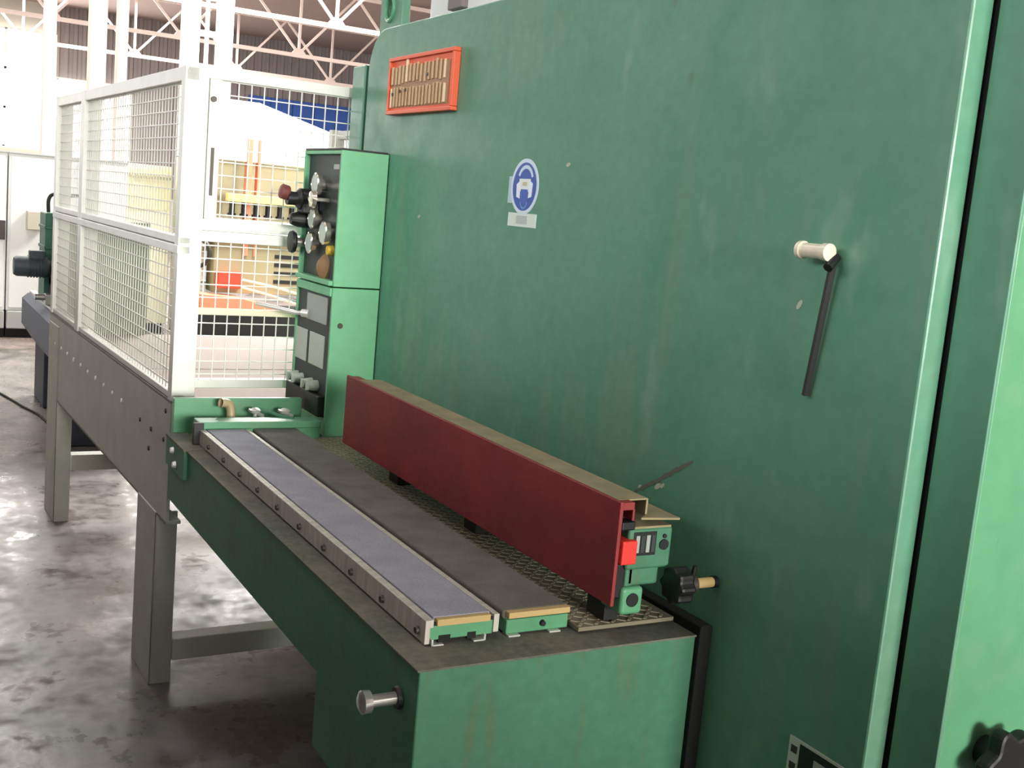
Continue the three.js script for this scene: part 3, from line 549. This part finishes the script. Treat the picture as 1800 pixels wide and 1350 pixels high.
// ---------------------------------------------------------------- caged conveyor
{
  // local frame: x runs back along the conveyor from 0 to -2.42, z = 0 is its front face
  const t = thing('caged_conveyor', 'pale grey conveyor on legs enclosed by a white wire mesh cage', 'conveyor', [-3.68, 0, -0.835], 1.5 * D);
  const L = 2.45, W = 1.5;
  const ap = mesh('apron', [bx(-L, 0, 0.49, 0.905, -0.012, 0, 0.002), bx(-L, 0, 0.49, 0.502, -0.05, 0, 0.002), bx(-L, 0, 0.893, 0.905, -0.06, 0, 0.002)], M.apron, t);
  mesh('apron', [bx(-L, 0, 0.49, 0.905, -W, -W + 0.012, 0.002)], M.apron, t);
  for (let i = 0; i < 11; i++) mesh('bolt', lathe([[0, 0.005], [0.008, 0.005], [0.011, 0]], [-0.72 - i * 0.17, 0.768, 0], [0, 0, 1], 10), M.zinc, ap);
  for (const [s, y] of [[0.413, 0.76], [0.248, 0.76], [0.269, 0.688], [0.072, 0.762], [0.06, 0.86]]) mesh('bolt', lathe([[0, 0.004], [0.007, 0.004], [0.009, 0]], [-s, y, 0], [0, 0, 1], 10), M.bolt, ap);
  for (const z of [0.004, -W + 0.085]) for (const [a, b, y1] of [[-0.39, -0.12, 0.5], [-2.44, -2.16, 0.86]])
    mesh('leg', [bx(a, b, FLOOR, y1, z - 0.008, z, 0.003), bx(b - 0.008, b, FLOOR, y1, z - 0.075, z, 0.003), bx(a, a + 0.008, FLOOR, y1, z - 0.075, z, 0.003)], M.apron, t);
  mesh('cross_bar', bx(-0.2, -0.125, -0.04, 0.038, -W + 0.08, -0.075, 0.004), M.cagePaint, t);
  mesh('cross_bar', bx(-2.25, -2.17, 0.14, 0.22, -W + 0.08, -0.075, 0.004), M.apron, t);
  // bed and rollers
  mesh('bed', bx(-L + 0.01, -0.02, 0.785, 0.8, -W + 0.02, -0.02, 0.002), M.bedBelt, t).userData.label = 'pale flat conveyor bed';
  mesh('bed_seam', bx(-1.3, -1.29, 0.799, 0.802, -W + 0.02, -0.02), M.plinth, t);
  mesh('end_guard', bx(-L + 0.02, -L + 0.03, 0.8, 1.38, -0.47, -0.075, 0.002), std({ color: 0x8f9a84, roughness: 0.7 }), t).userData.label = 'grey green guard sheet at the far end';
  // posts
  const posts = [[-0.05, 0], [-1.775, -1.69], [-L, -L + 0.05]];
  for (const [a, b] of posts) for (const z of [0, -W + 0.075]) mesh('post', bx(a, b, 0.9, 1.965, z - 0.075, z, 0.003), M.cagePaint, t);
  // rails along the run, front and rear
  for (const z of [0, -W + 0.045]) {
    mesh('top_rail', bx(-L, 0, 1.918, 1.962, z - 0.045, z - 0.002, 0.003), M.cagePaint, t);
    mesh('middle_rail', bx(-L, 0, 1.41, 1.434, z - 0.04, z - 0.001, 0.003), M.cagePaint, t);
    mesh('middle_rail', bx(-L, 0, 1.378, 1.406, z - 0.04, z + 0.002, 0.003), M.cagePaint, t);
    mesh('bottom_rail', bx(-L, 0, 0.903, 0.925, z - 0.04, z - 0.006, 0.002), M.cagePaint, t);
  }
  // rails of the end frame that faces the sanding machine
  for (const [y0, y1] of [[1.932, 1.965], [1.462, 1.496], [1.423, 1.458], [0.946, 0.974]]) mesh('end_rail', bx(-0.045, -0.002, y0, y1, -W, -0.07, 0.003), M.cagePaint, t);
  mesh('end_rail', bx(-0.03, -0.004, 1.187, 1.208, -W, -0.07, 0.002), M.cream, t);
  mesh('panel_frame', bx(-0.04, -0.003, 1.496, 1.932, -0.118, -0.078, 0.003), M.cagePaint, t);
  mesh('latch_slot', bx(-0.004, 0.001, 1.57, 1.72, -0.1, -0.09, 0.001), M.bolt, t);
  mesh('latch_bolt', rod([-0.004, 1.87, -0.09], [0.006, 1.87, -0.09], 0.009), M.bolt, t);
  // wire mesh panels
  const wire = 0.0034, cell = 0.042;
  const panelX = (xa, xb, ya, yb, z) => {
    const g = [];
    for (let x = xa + cell / 2; x < xb; x += cell) g.push(bx(x - wire / 2, x + wire / 2, ya, yb, z - wire / 2, z + wire / 2));
    for (let y = ya + cell / 2; y < yb; y += cell) g.push(bx(xa, xb, y - wire / 2, y + wire / 2, z, z + wire));
    mesh('wire_mesh_panel', g, M.cagePaint, t);
  };
  const panelZ = (za, zb, ya, yb, x) => {
    const g = [];
    for (let z = zb - cell / 2; z > za; z -= cell) g.push(bx(x - wire / 2, x + wire / 2, ya, yb, z - wire / 2, z + wire / 2));
    for (let y = ya + cell / 2; y < yb; y += cell) g.push(bx(x, x + wire, y - wire / 2, y + wire / 2, za, zb));
    mesh('wire_mesh_panel', g, M.cagePaint, t);
  };
  for (const [a, b] of [[-1.69, -0.05], [-L + 0.05, -1.775]]) for (const [ya, yb] of [[0.925, 1.38], [1.432, 1.92]]) { panelX(a, b, ya, yb, -0.02); panelX(a, b, ya, yb, -W + 0.02); }
  for (const [ya, yb] of [[0.97, 1.43], [1.49, 1.935]]) { panelZ(-W + 0.07, -0.07, ya, yb, -0.02); }
}

// ---------------------------------------------------------------- machines and cabinets farther back
for (const [z0, z1, label] of [[-1.07, 0.0, 'white steel cabinet with a dark lock, leftmost in the picture'], [-2.15, -1.08, 'white steel cabinet behind the dark grey motor']]) {
  const t = thing('white_cabinet', label, 'cabinet', [-12.6, FLOOR, 0], 0, 'white cabinets');
  t.scale.setScalar(1.073);
  mesh('body', bx(-0.6, 0, 0.26, 1.74, z0, z1, 0.01), M.white, t);
  mesh('plinth', bx(-0.58, 0.03, 0.09, 0.26, z0 + 0.005, z1 - 0.005, 0.01), M.plinth, t);
  mesh('base', bx(-0.55, -0.01, 0, 0.09, z0, z1), M.rubber, t);
  mesh('door', bx(0, 0.02, 0.29, 1.71, z0 + 0.02, z1 - 0.02, 0.006), M.white, t);
  mesh('lock', bx(0.02, 0.035, 0.93, 1.11, z0 + 0.01, z0 + 0.06, 0.004), M.bolt, t);
  mesh('top_rail', bx(-0.6, 0.03, 1.735, 1.752, z0, z1, 0.003), M.plinth, t);
}
{
  const t = thing('junction_box', 'beige metal box hung on the white cabinet above the motor', 'box', [-12.575, 0.999, -1.406]);
  t.scale.setScalar(1.073);
  mesh('case', bx(0, 0.1, 0, 0.18, -0.075, 0.075, 0.008), std({ color: 0xb9b4a4, roughness: 0.6 }), t);
  mesh('lid', bx(0.1, 0.112, 0.006, 0.174, -0.07, 0.07, 0.004), std({ color: 0xc4bfae, roughness: 0.6 }), t);
}
{
  const t = thing('motor_machine', 'dark machine bed with a grey motor and green column left of the cage', 'machine', [-8.58, FLOOR, -1.127]);
  t.scale.setScalar(1.073);
  const bed = mesh('bed', [prism([[0.14, 0.52], [0.14, 0.7], [0.1, 0.735], [-0.3, 0.735], [-0.3, 0.4], [0.06, 0.4]], 'x', -0.76, 1.1, 0.008)], M.bedBlue, t);
  mesh('slide_way', [bx(-0.76, 1.1, 0.73, 0.752, 0.05, 0.09, 0.003), bx(-0.76, 1.1, 0.73, 0.752, -0.08, -0.04, 0.003)], M.steel, bed);
  for (const x of [-0.7, 0.5]) mesh('bed_foot', bx(x, x + 0.5, 0, 0.41, -0.28, 0.05, 0.01), M.bedFoot, t);
  const col = mesh('column', [bx(-0.28, 0.02, 0.74, 1.335, -0.16, 0.09, 0.01)], M.castGreen, t);
  for (const y of [0.95, 1.1, 1.23]) mesh('column_rib', bx(-0.29, 0.03, y, y + 0.02, -0.165, 0.096, 0.003), M.castGreen, col);
  mesh('conduit', tube([[-0.1, 1.33, 0.06], [-0.1, 1.42, 0.06], [-0.1, 1.45, 0.04], [-0.1, 1.455, -0.08], [-0.1, 1.455, -0.2]], 0.012), M.black, t);
  const motor = mesh('motor', [lathe([[0, 0], [0.05, 0], [0.062, 0.012], [0.066, 0.03], [0.066, 0.2], [0.055, 0.22], [0, 0.22]], [0.06, 0.985, 0.06], [0, 0, 1], 28), bx(0.02, 0.1, 1.03, 1.09, 0.1, 0.19, 0.008)], M.motorGrey, t);
  for (let i = 0; i < 6; i++) mesh('cooling_fin', lathe([[0.062, 0], [0.072, 0], [0.072, 0.006], [0.062, 0.006]], [0.06, 0.985, 0.1 + i * 0.018], [0, 0, 1], 24), M.motorGrey, motor);
  mesh('gear_head', [lathe([[0, 0], [0.09, 0], [0.1, 0.03], [0.08, 0.08], [0, 0.08]], [0.06, 0.95, -0.02], [0, 0, 1], 24), bx(-0.02, 0.14, 0.74, 0.94, -0.12, 0.06, 0.02)], M.bolt, t);
  mesh('clamp_bracket', [bx(0.1, 0.2, 0.752, 0.82, -0.02, 0.1, 0.006), rod([0.16, 0.8, 0.1], [0.16, 0.8, 0.16], 0.02)], M.steel, t);
}
{
  // panel machine seen through the mesh, behind the caged conveyor
  const t = thing('panel_press', 'cream panel press with white hood and orange posts seen through the mesh', 'machine', [-12.88, FLOOR, 0]);
  t.scale.setScalar(1.073);
  mesh('hood', prism([[-2.85, 1.88], [-2.85, 2.5], [-3.5, 2.5], [-4.6, 2.2], [-4.6, 1.88]], 'x', -0.9, 0, 0.01), M.white, t);
  mesh('frame', [bx(-0.9, -0.1, 0, 1.9, -3.0, -2.85, 0.01), bx(-0.9, -0.1, 0, 1.9, -4.6, -4.45, 0.01), bx(-0.9, -0.5, 1.1, 1.9, -4.5, -2.9, 0.01)], M.cream, t);
  mesh('post', bx(-0.08, 0.02, 0.9, 2.12, -3.45, -3.395, 0.004), M.salmon, t);
  mesh('post', bx(-0.08, 0.02, 0.9, 2.12, -3.54, -3.51, 0.004), M.salmon, t);
  mesh('beam', bx(-0.05, 0.06, 1.46, 1.545, -4.5, -3.2, 0.006), M.paleYellow, t);
  for (let i = 0; i < 9; i++) mesh('pressure_pad', [rod([0.0, 1.33, -3.26 - i * 0.13], [0.0, 1.46, -3.26 - i * 0.13], 0.03), rod([0.0, 1.31, -3.26 - i * 0.13], [0.0, 1.34, -3.26 - i * 0.13], 0.045)], M.black, t);
  mesh('front_panel', bx(-0.2, 0.04, 1.03, 1.28, -4.55, -2.95, 0.008), M.white, t);
  mesh('lower_panel', [bx(-0.3, 0.0, 0.5, 1.03, -4.4, -3.1, 0.006)], M.olive, t);
  for (let i = 0; i < 4; i++) mesh('vent_slot', bx(-0.01, 0.006, 0.62 + i * 0.09, 0.66 + i * 0.09, -4.3, -3.75), M.black, t);
  mesh('control_box', bx(0, 0.14, 0.56, 0.73, -3.38, -3.12, 0.008), M.orangeRed, t);
  mesh('table', [prism([[-2.9, 0.5], [-2.9, 0.34], [-3.85, 0.34], [-3.85, 0.36], [-3.3, 0.48]], 'x', 0, 0.3, 0.005)], M.salmon, t);
  mesh('base', [bx(-0.85, 0.1, 0.0, 0.3, -4.5, -2.9, 0.01)], M.black, t);
  mesh('air_pipe', [tube([[0.2, 0.66, -3.35], [0.25, 0.6, -3.7], [0.25, 0.5, -4.1]], 0.014), tube([[0.2, 0.58, -3.35], [0.25, 0.5, -3.7], [0.3, 0.38, -4.1]], 0.014)], M.cream, t);
  const hw = new THREE.TorusGeometry(0.14, 0.022, 10, 28); hw.rotateY(0.9); hw.translate(0.25, 0.92, -2.86);
  mesh('handwheel', [metric(hw), rod([0.25, 0.78, -2.86], [0.25, 1.06, -2.86], 0.016), rod([0.0, 0.92, -2.9], [0.3, 0.92, -2.86], 0.03)], M.bolt, t);
}
{
  const t = thing('yellow_cabinet', 'pale yellow machine cabinet seen through the front mesh', 'cabinet', [-13.3, FLOOR, -2.68]);
  t.scale.setScalar(1.073);
  mesh('body', bx(-0.6, 0, 0.1, 1.76, -0.22, 0.26, 0.01), M.cream, t);
  mesh('door', bx(0, 0.02, 1.3, 1.72, -0.2, 0.2, 0.006), std({ color: 0xe2d7a8, roughness: 0.6 }), t);
  mesh('base', bx(-0.55, -0.02, 0, 0.11, -0.2, 0.24), M.black, t);
  mesh('shelf_lip', bx(-0.02, 0.06, 1.62, 1.65, -0.2, 0.22, 0.004), M.olive, t);
}
{
  const c = mesh('floor_cable', tube([[-10.3, -0.109, -0.59], [-9.37, -0.109, -0.837], [-8.8, -0.109, -0.95], [-8.52, -0.109, -1.014], [-7.6, -0.109, -1.06], [-7.0, -0.109, -1.05]], 0.008, 60), M.rubber, scene);
  c.userData = { label: 'thin black cable lying on the concrete floor far left', category: 'cable' };
}

renderer.render(scene, camera);
